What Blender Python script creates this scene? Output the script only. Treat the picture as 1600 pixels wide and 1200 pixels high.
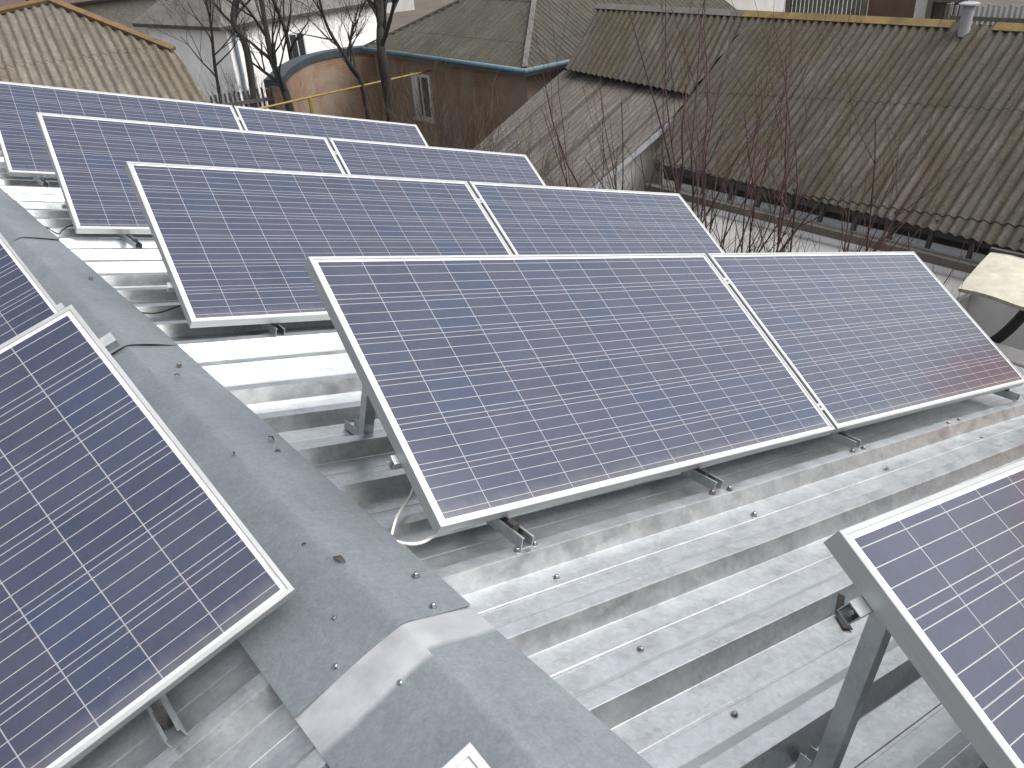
import bpy, bmesh, math, random
from mathutils import Vector, Matrix
random.seed(7)
R = math.radians
for o in list(bpy.data.objects):
    bpy.data.objects.remove(o, do_unlink=True)
scn = bpy.context.scene
COL = scn.collection

# ------------------------------------------------------------------ camera
cam_d = bpy.data.cameras.new('camera')
cam = bpy.data.objects.new('camera', cam_d)
COL.objects.link(cam)
cam.location = (-0.6052, -1.5273, 1.3958)
cam.rotation_euler = (1.00244, 0.06527, -0.66683)
cam_d.sensor_width = 36.0
cam_d.lens = 1309.094 / 1600 * 36
cam_d.shift_x = 12.54 / 1600
cam_d.shift_y = 85.68 / 1600
cam_d.clip_start = 0.05
cam_d.clip_end = 2000
scn.camera = cam

# ------------------------------------------------------------------ sky, sun, exposure
SUN_EL, SUN_AZ = R(55), R(140)          # azimuth clockwise from +Y
w = bpy.data.worlds.new('World')
scn.world = w
w.use_nodes = True
wn = w.node_tree.nodes
wl = w.node_tree.links
wn.clear()
sky = wn.new('ShaderNodeTexSky')
sky.sky_type = 'NISHITA'
sky.sun_disc = False
sky.sun_elevation = SUN_EL
sky.sun_rotation = SUN_AZ
sky.air_density = 1.0
sky.dust_density = 5.0
sky.ozone_density = 1.0
hs = wn.new('ShaderNodeHueSaturation')
hs.inputs['Saturation'].default_value = 0.22
bg = wn.new('ShaderNodeBackground')
bg.inputs['Strength'].default_value = 0.13
wo = wn.new('ShaderNodeOutputWorld')
wl.new(sky.outputs[0], hs.inputs['Color'])
wl.new(hs.outputs[0], bg.inputs[0])
wl.new(bg.outputs[0], wo.inputs[0])
sd = bpy.data.lights.new('sun', 'SUN')
sd.energy = 0.9
sd.angle = R(60)
sd.color = (1.0, 0.97, 0.93)
sun = bpy.data.objects.new('sun', sd)
COL.objects.link(sun)
sdir = Vector((math.sin(SUN_AZ) * math.cos(SUN_EL), math.cos(SUN_AZ) * math.cos(SUN_EL), math.sin(SUN_EL)))
sun.rotation_euler = sdir.to_track_quat('Z', 'Y').to_euler()
scn.view_settings.view_transform = 'Standard'
scn.view_settings.look = 'None'
scn.view_settings.gamma = 1.0
scn.view_settings.exposure = 1.0

# ------------------------------------------------------------------ object helpers
def tag(o, label, cat, group=None, kind=None):
    if label: o['label'] = label
    if cat: o['category'] = cat
    if group: o['group'] = group
    if kind: o['kind'] = kind
    return o

def link(name, me, mat=None, parent=None):
    o = bpy.data.objects.new(name, me)
    COL.objects.link(o)
    if mat and not me.materials: me.materials.append(mat)
    if parent: o.parent = parent
    return o

def empty(name, M=None):
    o = bpy.data.objects.new(name, None)
    o.empty_display_size = 0.1
    COL.objects.link(o)
    if M is not None: o.matrix_world = M
    return o

class MB:
    def __init__(s): s.v = []; s.f = []
    def add(s, vs, fs):
        b = len(s.v)
        s.v += [tuple(v) for v in vs]
        s.f += [tuple(b + i for i in f) for f in fs]
        return s
    def box(s, lo, hi, M=None):
        (a, b, c), (d, e, f) = lo, hi
        vs = [(a,b,c),(d,b,c),(d,e,c),(a,e,c),(a,b,f),(d,b,f),(d,e,f),(a,e,f)]
        if M is not None: vs = [M @ Vector(v) for v in vs]
        return s.add(vs, [(3,2,1,0),(4,5,6,7),(0,1,5,4),(1,2,6,5),(2,3,7,6),(3,0,4,7)])
    def bar(s, p, q, w, h, up=(0,0,1)):
        p, q = Vector(p), Vector(q); d = q - p; L = d.length; d.normalize()
        u = Vector(up); x = d.cross(u)
        if x.length < 1e-4: x = d.cross(Vector((1,0,0)))
        x.normalize(); y = x.cross(d)
        M = Matrix((x, d, y)).transposed().to_4x4(); M.translation = p
        return s.box((-w/2, 0, -h/2), (w/2, L, h/2), M)
    def tube(s, pts, rad, n=8, cap=True):
        pts = [Vector(p) for p in pts]
        if not hasattr(rad, '__len__'): rad = [rad] * len(pts)
        vs, fs = [], []
        t = (pts[1] - pts[0]).normalized()
        x = t.orthogonal().normalized()
        for i, p in enumerate(pts):
            if i < len(pts) - 1: tn = pts[i+1] - p
            else: tn = p - pts[i-1]
            if 0 < i < len(pts) - 1: tn = (pts[i+1] - pts[i-1])
            tn.normalize()
            x = (x - tn * x.dot(tn)).normalized(); y = tn.cross(x)
            for k in range(n):
                a = 2 * math.pi * k / n
                vs.append(p + (x * math.cos(a) + y * math.sin(a)) * rad[i])
        for i in range(len(pts) - 1):
            for k in range(n):
                fs.append((i*n + k, i*n + (k+1) % n, (i+1)*n + (k+1) % n, (i+1)*n + k))
        if cap:
            fs.append(tuple(range(n))[::-1]); fs.append(tuple((len(pts)-1)*n + k for k in range(n)))
        return s.add(vs, fs)
    def prism(s, poly, h, M=None):
        n = len(poly)
        vs = [(x, y, 0) for x, y in poly] + [(x, y, h) for x, y in poly]
        if M is not None: vs = [M @ Vector(v) for v in vs]
        return s.add(vs, [tuple(range(n))[::-1], tuple(range(n, 2*n))] + [(i, (i+1) % n, n + (i+1) % n, n + i) for i in range(n)])
    def mesh(s, name, smooth=False):
        me = bpy.data.meshes.new(name)
        me.from_pydata(s.v, [], s.f)
        me.update()
        if smooth:
            me.polygons.foreach_set('use_smooth', [True] * len(me.polygons))
        return me
    def build(s, name, mat, parent=None, smooth=False, bevel=0):
        o = link(name, s.mesh(name, smooth), mat, parent)
        if bevel:
            m = o.modifiers.new('bevel', 'BEVEL'); m.width = bevel; m.segments = 2; m.limit_method = 'ANGLE'
        return o

# ------------------------------------------------------------------ node helpers
class NT:
    def __init__(s, name):
        s.m = bpy.data.materials.new(name); s.m.use_nodes = True
        s.t = s.m.node_tree; s.n = s.t.nodes; s.l = s.t.links
        s.b = s.n['Principled BSDF']
    def set(s, sock, v):
        if isinstance(v, bpy.types.NodeSocket): s.l.new(v, sock)
        elif hasattr(v, '__len__') and len(v) == 3 and len(sock.default_value) == 4: sock.default_value = (*v, 1)
        else: sock.default_value = v
    def p(s, **k):
        for a, v in k.items(): s.set(s.b.inputs[a.replace('_', ' ')], v)
        return s.m
    def math(s, op, a, b=None, c=None):
        n = s.n.new('ShaderNodeMath'); n.operation = op
        s.set(n.inputs[0], a)
        if b is not None: s.set(n.inputs[1], b)
        if c is not None: s.set(n.inputs[2], c)
        return n.outputs[0]
    def coord(s, scale=(1,1,1), kind='Object', rot=(0,0,0)):
        c = s.n.new('ShaderNodeTexCoord'); mp = s.n.new('ShaderNodeMapping')
        mp.inputs['Scale'].default_value = scale; mp.inputs['Rotation'].default_value = rot
        s.l.new(c.outputs[kind], mp.inputs[0]); return mp.outputs[0]
    def noise(s, vec, scale=5, detail=4, rough=.55, dist=0):
        n = s.n.new('ShaderNodeTexNoise'); n.inputs['Scale'].default_value = scale
        n.inputs['Detail'].default_value = detail; n.inputs['Roughness'].default_value = rough
        n.inputs['Distortion'].default_value = dist
        s.l.new(vec, n.inputs['Vector']); return n.outputs['Fac']
    def voro(s, vec, scale=20, out='Color'):
        n = s.n.new('ShaderNodeTexVoronoi'); n.inputs['Scale'].default_value = scale
        s.l.new(vec, n.inputs['Vector']); return n.outputs[out]
    def ramp(s, fac, *stops):
        n = s.n.new('ShaderNodeValToRGB'); cr = n.color_ramp
        while len(cr.elements) < len(stops): cr.elements.new(.5)
        for e, (pos, c) in zip(cr.elements, stops):
            e.position = pos; e.color = (*c, 1) if hasattr(c, '__len__') else (c, c, c, 1)
        s.l.new(fac, n.inputs[0]); return n.outputs[0]
    def mix(s, f, a, b, mode='MIX'):
        n = s.n.new('ShaderNodeMix'); n.data_type = 'RGBA'; n.blend_type = mode
        s.set(n.inputs[0], f); s.set(n.inputs[6], a); s.set(n.inputs[7], b); return n.outputs[2]
    def bump(s, h, strength=.3, dist=.01):
        n = s.n.new('ShaderNodeBump'); n.inputs['Strength'].default_value = strength
        n.inputs['Distance'].default_value = dist; s.l.new(h, n.inputs['Height']); s.l.new(n.outputs[0], s.b.inputs['Normal'])
    def sep(s, v):
        n = s.n.new('ShaderNodeSeparateXYZ'); s.l.new(v, n.inputs[0]); return n.outputs
    def rnd(s):
        return s.n.new('ShaderNodeObjectInfo').outputs['Random']

M = {}
def galv(name, base=(.60,.62,.63), rough=.36, metal=1.0, stretch=(1.2,6,6), bright=None, sp=.10):
    t = NT(name)
    c = t.coord(); cs = t.coord(stretch)
    a = t.noise(cs, 3.2, 6, .6, .4)
    sp1 = t.sep(t.voro(c, 70))[0]
    b = t.noise(c, 9, 5, .6)
    f = t.math('ADD', t.math('MULTIPLY', a, .7), t.math('MULTIPLY', b, .3))
    col = t.ramp(f, (.30, tuple(x*.72 for x in base)), (.48, base), (.70, tuple(min(1, x*1.22) for x in base)))
    col = t.mix(t.math('MULTIPLY', sp1, sp), col, (.92,.94,.95))
    fine = t.noise(c, 160, 2, .5)
    col = t.mix(t.ramp(fine, (.62, 0), (.72, .22)), col, tuple(x*.45 for x in base))
    dirt = t.noise(t.coord((2,9,9)), 2.1, 5, .65, 1.2)
    col = t.mix(t.ramp(dirt, (.56, 0), (.78, .28)), col, (.33,.325,.315))
    r = t.math('ADD', t.math('MULTIPLY', t.math('SUBTRACT', b, .5), .35), rough)
    t.bump(t.noise(t.coord(tuple(x*.6 for x in stretch)), 1.2, 1, .4), .10, .02)
    return t.p(Base_Color=col, Metallic=metal, Roughness=r)
M['roof'] = galv('galvanised_sheet', (.49,.51,.52), .37, .92, sp=.2)
M['steel'] = galv('galvanised_steel', (.42,.45,.46), .42, .95, (3,3,3))
M['screw'] = galv('zinc_screw', (.30,.30,.30), .3, 1.0, (20,20,20))

def cap_mat(name, band=None):
    t = NT(name); c = t.coord()
    a = t.noise(c, 3.5, 5, .6); b = t.noise(c, 45, 3, .6); v = t.sep(t.voro(c, 190))[0]
    f = t.math('ADD', t.math('MULTIPLY', a, .5), t.math('ADD', t.math('MULTIPLY', b, .37), t.math('MULTIPLY', v, .13)))
    col = t.ramp(f, (.33, (.225,.252,.272)), (.5, (.278,.306,.325)), (.67, (.335,.362,.38)))
    st = t.noise(t.coord((6,1.3,3)), 4, 5, .65, .5)
    col = t.mix(t.ramp(st, (.56, 0), (.74, .4)), col, (.21,.215,.215))
    rough, met = .5, .75
    if band is not None:
        y = t.sep(c)[1]; x = t.sep(c)[0]
        e = t.math('ADD', y, t.math('MULTIPLY', t.math('SUBTRACT', t.noise(c, 7, 3), .5), .03))
        lim = t.math('ADD', band, t.math('MULTIPLY', t.math('GREATER_THAN', x, 0), .02))
        k = t.ramp(t.math('MULTIPLY', t.math('SUBTRACT', e, lim), 60), (0, 0), (1, 1))
        br = t.ramp(t.noise(c, 12, 4), (.3, (.52,.53,.535)), (.7, (.74,.745,.75)))
        br = t.mix(t.ramp(x, (.0, 0), (.06, .55)), br, (.42,.44,.45))
        col = t.mix(k, col, br)
        rough = t.math('SUBTRACT', .5, t.math('MULTIPLY', k, .1))
    t.bump(t.math('ADD', t.noise(c, 5, 3), t.math('MULTIPLY', b, .05)), .22, .02)
    return t.p(Base_Color=col, Metallic=met, Roughness=rough)
M['cap'] = cap_mat('weathered_zinc_cap')
M['cap_band'] = cap_mat('weathered_zinc_cap_bright_end', 1.855)

def alu():
    t = NT('anodised_aluminium'); c = t.coord((1,1,1))
    n = t.noise(t.coord((3,3,300)), 2, 3)
    col = t.ramp(n, (.3, (.38,.395,.40)), (.7, (.45,.465,.47)))
    return t.p(Base_Color=col, Metallic=.5, Roughness=.42)
M['alu'] = alu()

PL, PW = 1.956, 0.995
def cells():
    t = NT('polycrystalline_cells'); c = t.coord(); s = t.sep(c); x, y = s[0], s[1]
    pitch = .159
    mx, my = (PL - 12*pitch)/2, (PW - 6*pitch)/2
    u = t.math('DIVIDE', t.math('SUBTRACT', x, mx), pitch)
    v = t.math('DIVIDE', t.math('SUBTRACT', y, my), pitch)
    def edge(q):
        return t.math('MULTIPLY', t.math('SUBTRACT', .5, t.math('ABSOLUTE', t.math('SUBTRACT', t.math('FRACT', q), .5))), pitch)
    cell = t.math('MULTIPLY', t.math('GREATER_THAN', edge(u), .0015), t.math('GREATER_THAN', edge(v), .0013))
    inside = t.math('MULTIPLY', t.math('MULTIPLY', t.math('GREATER_THAN', u, 0.008), t.math('LESS_THAN', u, 11.992)),
                    t.math('MULTIPLY', t.math('GREATER_THAN', v, 0.008), t.math('LESS_THAN', v, 5.992)))
    fb = t.math('FRACT', t.math('MULTIPLY', v, 4))
    bus = t.math('LESS_THAN', t.math('ABSOLUTE', t.math('SUBTRACT', fb, .5)), .0010/(pitch/4))
    wn_ = t.n.new('ShaderNodeTexWhiteNoise'); wn_.noise_dimensions = '3D'
    cm = t.n.new('ShaderNodeCombineXYZ')
    t.set(cm.inputs[0], t.math('FLOOR', u)); t.set(cm.inputs[1], t.math('FLOOR', v)); t.set(cm.inputs[2], t.math('MULTIPLY', t.rnd(), 91))
    t.l.new(cm.outputs[0], wn_.inputs[0])
    ccol = t.ramp(wn_.outputs[0], (0, (.022,.028,.056)), (.3, (.027,.034,.064)), (.6, (.031,.034,.061)), (.85, (.025,.035,.067)), (1, (.020,.033,.071)))
    g = t.sep(t.voro(c, 75))[0]
    ccol = t.mix(t.math('MULTIPLY', g, .16), ccol, (.045,.062,.115))
    gap = t.mix(inside, (.60,.61,.62), (.25,.245,.27))
    col = t.mix(t.math('MULTIPLY', cell, inside), gap, ccol)
    col = t.mix(t.math('MULTIPLY', bus, inside), col, (.31,.31,.31))
    dust = t.noise(c, 6, 5, .65)
    col = t.mix(t.ramp(dust, (.4, .006), (.75, .04)), col, (.32,.31,.30))
    low = t.math('MULTIPLY', t.ramp(t.math('ADD', y, t.math('MULTIPLY', t.noise(t.coord((9,2,1)), 3, 4), .06)), (.035, 1), (.10, 0)), .22)
    col = t.mix(low, col, (.34,.32,.29))
    sp_ = t.noise(t.coord((1,1,1)), 55, 2, .5)
    col = t.mix(t.ramp(sp_, (.76, 0), (.79, .14)), col, (.4,.39,.37))
    return t.p(Base_Color=col, Roughness=t.ramp(t.noise(c, 1.3, 2), (.3, .12), (.7, .17)), IOR=1.5, Specular_IOR_Level=.7, Coat_Weight=0.0)
M['cells'] = cells()

def plain(name, col, rough=.7, metal=0, var=.25, scale=6, bump=.2, spec=.5):
    t = NT(name); c = t.coord()
    n = t.noise(c, scale, 6, .62, .3); n2 = t.noise(c, scale*9, 3)
    f = t.math('ADD', t.math('MULTIPLY', n, .75), t.math('MULTIPLY', n2, .25))
    cc = t.ramp(f, (.3, tuple(x*(1-var) for x in col)), (.5, col), (.72, tuple(min(1, x*(1+var)) for x in col)))
    t.bump(f, bump, .02)
    return t.p(Base_Color=cc, Roughness=rough, Metallic=metal, Specular_IOR_Level=spec)
M['black'] = plain('black_plastic', (.015,.015,.017), .45)
M['backsheet'] = plain('white_backsheet', (.7,.7,.7), .5)
M['white_cable'] = plain('white_cable_sheath', (.74,.71,.66), .45, var=.08)
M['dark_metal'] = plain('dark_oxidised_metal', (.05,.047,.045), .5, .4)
M['leaf'] = plain('dead_leaf_brown', (.05,.04,.035), .8)
M['ink'] = plain('grey_ink', (.25,.25,.25), .6)
M['plaster'] = plain('old_white_plaster', (.45,.44,.43), .9, var=.2, scale=1.6)
M['plaster_white'] = plain('whitewashed_wall', (.50,.49,.49), .9, var=.16, scale=.7)
M['whitewash'] = plain('fresh_whitewash', (.84,.84,.84), .9, var=.14, scale=.9)
M['concrete'] = plain('pale_concrete', (.235,.232,.23), .9, var=.22, scale=1.4)
M['wall_own'] = plain('grey_render', (.3,.29,.28), .9)
M['pale_slab'] = plain('pale_weathered_slab', (.43,.41,.335), .9, var=.22, scale=7)
M['wood_dark'] = plain('dark_wet_timber', (.045,.04,.037), .75, var=.4)
M['wood_grey'] = plain('grey_timber', (.11,.10,.09), .8, var=.4)
M['yellow'] = plain('ochre_weathered_paint', (.145,.098,.032), .8, var=.6, scale=3)
M['orange_trim'] = plain('rust_ochre_ridge_tile', (.115,.070,.029), .85, var=.55, scale=4)
M['gas'] = plain('yellow_pipe_paint', (.23,.165,.04), .7, var=.3)
M['blue'] = plain('faded_blue_trim', (.085,.14,.17), .6, var=.35, scale=3)
M['blue_pale'] = plain('pale_blue_gutter', (.19,.25,.28), .5, var=.25, scale=3)
M['blue_dark'] = plain('dark_blue_coping', (.03,.042,.05), .6, var=.4, scale=3)
M['frame_white'] = plain('white_window_paint', (.5,.5,.5), .5, var=.12)
M['pane'] = plain('dark_window_pane', (.03,.032,.035), .12, var=.2)
M['salmon'] = plain('salmon_plaster', (.85,.50,.34), .9, var=.12, scale=.6)
M['terracotta'] = plain('terracotta_tiles', (.58,.31,.19), .85, var=.15, scale=1.5)
M['earth'] = None
M['bark'] = plain('dark_bark', (.020,.017,.015), .9, var=.5, scale=14, bump=.6)
M['twig_red'] = plain('reddish_brown_bark', (.058,.026,.025), .8, var=.4, scale=10)
M['twig_grey'] = plain('grey_brown_twigs', (.050,.039,.032), .85, var=.45, scale=8)
M['dry'] = plain('dry_brown_stems', (.11,.085,.055), .9, var=.5, scale=8)
M['pipe_grey'] = plain('grey_cement_pipe', (.27,.27,.285), .7, var=.2)
M['fence_green'] = plain('grey_green_fence_boards', (.10,.105,.085), .8, var=.35, scale=3)
M['fence_dark'] = plain('dark_fence_boards', (.05,.048,.045), .8, var=.4, scale=3)
M['gate'] = plain('red_brown_gate_paint', (.10,.055,.042), .7, var=.3, scale=2)
M['tile_brown'] = plain('brown_red_roofing', (.065,.045,.038), .8, var=.3, scale=2)
M['felt'] = plain('grey_slate_felt', (.13,.125,.115), .9, var=.3, scale=1.2)

def earth():
    t = NT('damp_earth'); c = t.coord()
    a = t.noise(c, .35, 6, .65); b = t.noise(c, 6, 5, .6)
    f = t.math('ADD', t.math('MULTIPLY', a, .6), t.math('MULTIPLY', b, .4))
    col = t.ramp(f, (.3, (.045,.038,.030)), (.5, (.085,.070,.055)), (.62, (.10,.085,.055)), (.75, (.15,.13,.11)))
    t.bump(b, .6, .05)
    return t.p(Base_Color=col, Roughness=.95)
M['earth'] = earth()

def asbestos(name, base, moss=(.10,.085,.035), mossamt=.5, lich=(.30,.28,.25), joint=None):
    t = NT(name); c = t.coord()
    cs = t.coord((7.0, .9, 3))
    st = t.noise(cs, 1.6, 6, .65, .2)
    bl = t.noise(c, .55, 5, .6)
    fi = t.noise(c, 22, 4, .65)
    f = t.math('ADD', t.math('MULTIPLY', st, .45), t.math('ADD', t.math('MULTIPLY', bl, .25), t.math('MULTIPLY', fi, .3)))
    col = t.ramp(f, (.32, tuple(x*.38 for x in base)), (.5, base), (.68, tuple(x*2.0 for x in base)))
    mm = t.math('MULTIPLY', t.ramp(t.noise(t.coord((1.6,.5,1)), .9, 5, .6, .6), (.47, 0), (.60, 1)), mossamt)
    col = t.mix(mm, col, t.ramp(fi, (.3, tuple(x*.6 for x in moss)), (.7, tuple(x*1.3 for x in moss))))
    sp = t.noise(c, 38, 3, .6)
    col = t.mix(t.ramp(sp, (.66, 0), (.72, .7)), col, lich)
    if joint:
        jx = t.math('FRACT', t.math('DIVIDE', t.math('ADD', t.sep(c)[0], t.math('MULTIPLY', bl, .05)), joint))
        col = t.mix(t.ramp(t.math('ABSOLUTE', t.math('SUBTRACT', jx, .5)), (.02, .75), (.09, 0)), col, tuple(x*.4 for x in base))
    t.bump(fi, .35, .02)
    return t.p(Base_Color=col, Roughness=.92, Specular_IOR_Level=.3)
M['slate_dark'] = asbestos('asbestos_dark', (.062,.054,.046), (.047,.039,.017), .6, (.17,.16,.135))
M['slate_light'] = asbestos('asbestos_light', (.135,.120,.098), (.085,.070,.036), .4, (.30,.285,.25))
M['slate_mid'] = asbestos('asbestos_mid', (.085,.077,.069), (.06,.05,.03), .4, (.19,.18,.165))
M['slate_hip'] = asbestos('asbestos_brown_grey', (.062,.057,.047), (.055,.05,.03), .3, (.13,.12,.10))

def brick():
    t = NT('old_brick_render'); c = t.coord()
    b = t.n.new('ShaderNodeTexBrick')
    mp = t.n.new('ShaderNodeMapping'); tc = t.n.new('ShaderNodeTexCoord')
    sx = t.sep(tc.outputs['Object'])
    cm = t.n.new('ShaderNodeCombineXYZ')
    t.set(cm.inputs[0], t.math('ADD', sx[0], sx[1])); t.set(cm.inputs[1], sx[2])
    t.l.new(cm.outputs[0], b.inputs['Vector'])
    b.inputs['Scale'].default_value = 1.0
    b.inputs['Brick Width'].default_value = .26; b.inputs['Row Height'].default_value = .077
    b.inputs['Mortar Size'].default_value = .008
    b.inputs['Color1'].default_value = (.25,.135,.085,1); b.inputs['Color2'].default_value = (.20,.125,.085,1)
    b.inputs['Mortar'].default_value = (.13,.105,.085,1)
    n = t.noise(c, 1.1, 6, .65, .4)
    col = t.mix(t.ramp(n, (.42, 0), (.58, .85)), b.outputs[0], (.24,.195,.15))
    col = t.mix(t.ramp(t.noise(c, 3, 5), (.58, 0), (.75, .5)), col, (.22,.11,.07))
    t.bump(b.outputs['Fac'], -.3, .01)
    return t.p(Base_Color=col, Roughness=.9)
M['brick'] = brick()

# ------------------------------------------------------------------ own roof geometry
A_ = 0.26355
us = Vector((math.cos(A_), 0, -math.sin(A_))); nr = Vector((math.sin(A_), 0, math.cos(A_)))
ul = Vector((-math.cos(A_), 0, -math.sin(A_))); nl = Vector((-math.sin(A_), 0, math.cos(A_)))
Y = Vector((0, 1, 0))
def rs(s, y, h=0.0): return us * s + Y * y + nr * h           # right slope point
def ls(s, y, h=0.0): return ul * s + Y * y + nl * h           # left slope point
GZ = -4.7
# ground
gm = bmesh.new()
bmesh.ops.create_grid(gm, x_segments=60, y_segments=60, size=260)
for v_ in gm.verts:
    v_.co.z = random.uniform(-.05, .05)
me = bpy.data.meshes.new('ground'); gm.to_mesh(me); gm.free()
g = link('ground', me, M['earth']); g.location = (20, 40, GZ)
tag(g, 'damp brown earth of the yards between the houses', 'ground', kind='structure')

PER, Y0, DEP = .2765, -.374, .05
Ys, Ye, SE = -4.25, 7.0, 5.15
prof = [(0,0),(.003,.0006),(.043,.0006),(.046,0),(.092,-.0492),(.095,-.05),(.155,-.05),(.159,-.0513),(.166,-.0513),(.169,-.05),(.245,-.05),(.2475,-.0492)]
def profile():
    pts = []
    k0 = int(math.floor((Ys - Y0) / PER)); k1 = int(math.ceil((Ye - Y0) / PER))
    for k in range(k0, k1):
        for y, h in prof: pts.append((Y0 + k*PER + y, h))
    pts.append((Y0 + k1*PER, 0))
    return pts
house = empty('metal_roofed_house')
tag(house, 'house under the shiny corrugated metal roof carrying the solar panels', 'house')
def slope(fn, side):
    pts = profile(); NS = 30
    vs, fs = [], []
    rr = random.Random(3 + side)
    ph = [rr.uniform(0, 6.28) for _ in range(6)]
    for i in range(NS + 1):
        s = .02 + (SE - .02) * i / NS
        for y, h in pts:
            wv = .0016*math.sin(2.1*s + 1.7*y + ph[0]) + .0011*math.sin(5.3*s - 2.9*y + ph[1])
            vs.append(fn(s, y, h + wv))
    n = len(pts)
    for i in range(NS):
        for j in range(n - 1):
            q = (i*n + j, (i+1)*n + j, (i+1)*n + j + 1, i*n + j + 1)
            fs.append(q if side == 0 else q[::-1])
    mb = MB(); mb.add(vs, fs)
    o = mb.build('roof_slope', M['roof'], house)
    return o
so = slope(rs, 0)
so2 = slope(ls, 1)
# walls of own house
mb = MB()
za = -math.sin(A_) * 4.95 - .14
xw = math.cos(A_) * 4.95
poly = [(-xw, GZ - .3), (xw, GZ - .3), (xw, za), (0, -.16), (-xw, za)]
Mw = Matrix(((1,0,0,0),(0,0,-1,Ye - .25),(0,1,0,0),(0,0,0,1)))
mb.prism(poly, Ye - Ys - .5, Mw)
mb.build('wall', M['wall_own'], house)

# ridge cap pieces
capz = .021
def cap_piece(y0, y1, mat, seed, lab=None):
    rr = random.Random(seed)
    NA, NB = 26, 22
    L, Rt = .30, .195
    xs = []
    for j in range(NA + 1):
        xs.append(-L + (L + Rt) * j / NA)
    xs = sorted(set(xs + [-.03, -.02, -.012, -.004, 0, .004, .012, .02, .03]))
    p1, p2 = rr.uniform(0, 6), rr.uniform(0, 6)
    vs, fs = [], []
    for i in range(NB + 1):
        f = i / NB; y = y0 + (y1 - y0) * f
        lift = .004 * (1 - f) ** 1.2
        if f < .08: lift += .0012 * (1 - f/.08)
        for x in xs:
            ax = abs(x); lim = L if x < 0 else Rt
            w_ = math.sqrt(ax*ax + .0003) - .0173
            h = capz * (1 - ax/lim) + .002 * (ax/lim)
            bu = .0035*math.sin(3.1*y + p1 + (1 if x < 0 else 0)) * math.sin(math.pi * ax/lim) + .002*math.sin(7*y + p2 + 9*x)
            if f < .15: bu += (1 - f/.15) * .0012 * math.sin(math.pi * ax/lim * 1.0)
            ct = max(w_, 0)
            P = Vector((x*math.cos(A_), y, -math.sin(A_)*ct + h)) + (nl if x < 0 else nr) * (bu + lift)
            vs.append((P.x, P.y - y0, P.z))
    n = len(xs)
    for i in range(NB):
        for j in range(n - 1):
            fs.append((i*n + j, i*n + j + 1, (i+1)*n + j + 1, (i+1)*n + j))
    m_ = MB(); m_.add(vs, fs)
    o = m_.build('ridge_cap', mat, house, smooth=True)
    o.location = (0, y0, 0)
    sm = o.modifiers.new('sheet', 'SOLIDIFY'); sm.thickness = .0011; sm.offset = 1
    es = o.modifiers.new('edges', 'EDGE_SPLIT'); es.split_angle = R(35)
    if lab: o['label'] = lab
    return o
cap_piece(-4.3, -2.12, M['cap'], 4)
cap_piece(-2.22, -.12, M['cap_band'], 1, 'nearest ridge cap piece with a bright clean strip by the overlap')
cap_piece(-.235, 1.91, M['cap'], 2)
cap_piece(1.80, 3.80, M['cap'], 3)
cap_piece(3.70, 5.70, M['cap'], 5)
cap_piece(5.60, 7.02, M['cap'], 6)

# screws in roof and cap
def screw_mesh():
    m_ = MB()
    def ring(r0, z0, r1, z1, n): 
        a = [(r0*math.cos(2*math.pi*k/n), r0*math.sin(2*math.pi*k/n), z0) for k in range(n)]
        b = [(r1*math.cos(2*math.pi*k/n), r1*math.sin(2*math.pi*k/n), z1) for k in range(n)]
        m_.add(a + b, [(k, (k+1) % n, n + (k+1) % n, n + k) for k in range(n)] + [tuple(range(n, 2*n))])
    ring(.0112, 0, .0104, .003, 14)
    ring(.0068, .003, .0068, .0095, 6)
    ring(.006, .0095, .004, .0108, 6)
    return m_.mesh('screw')
SM = screw_mesh(); SM.materials.append(M['screw'])
def screw(P, N):
    o = bpy.data.objects.new('screw', SM); COL.objects.link(o)
    q = N.to_track_quat('Z', 'Y'); q = q @ Matrix.Rotation(random.uniform(0, 6), 3, 'Z').to_quaternion()
    o.rotation_mode = 'QUATERNION'; o.rotation_quaternion = q; o.location = P; o.parent = house
    return o
for s, y in [(.545,-.174),(.519,-.518),(.539,-.793),(1.458,-.187),(2.39,-.184),(3.30,-.19),(.58,1.10),(.57,2.80),(1.45,-.76),(2.4,-.77),(.52,-1.35),(.56,4.45)]:
    screw(rs(s, y, -.0497), nr)
for s, y in [(.542,-.068),(.474,-.076),(1.44,-.08),(1.352,-.074),(2.277,-.075),(2.364,-.075),(3.15,-.078),(3.27,-.076)]:
    screw(rs(s, y, .0014), nr)
for s, y in [(.136,-.075),(.10,-.205),(.129,.72),(.11,1.55),(.13,2.84),(.12,-1.0)]:
    screw(rs(s, y, .0165), nr)
for s, y in [(.096,-.085),(.165,-.205),(.085,-.36),(.07,1.70),(.12,2.58),(.19,-.95)]:
    screw(ls(s, y, .0175), nl)

# ------------------------------------------------------------------ solar panels
def frame_mesh():
    pr = [(0,-.040),(0,-.0012),(.0012,0),(.0110,0),(.0115,-.0005),(.0115,-.0035),(.0025,-.0036),(.0025,-.0385),(.030,-.0385),(.030,-.040)]
    vs, fs = [], []
    cor = [(0,0,1,1),(PL,0,-1,1),(PL,PW,-1,-1),(0,PW,1,-1)]
    n = len(pr)
    for cx, cy, sx, sy in cor:
        for o, z in pr: vs.append((cx + sx*o, cy + sy*o, z))
    for c in range(4):
        d = (c + 1) % 4
        for k in range(n):
            k2 = (k + 1) % n
            fs.append((c*n + k2, c*n + k, d*n + k, d*n + k2))
    m_ = MB(); m_.add(vs, fs); return m_.mesh('frame')
FM = frame_mesh(); FM.materials.append(M['alu'])
GM = MB().box((.0035,.0035,-.0078), (PL-.0035, PW-.0035, -.0037)).mesh('glass_face'); GM.materials.append(M['cells'])
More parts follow.
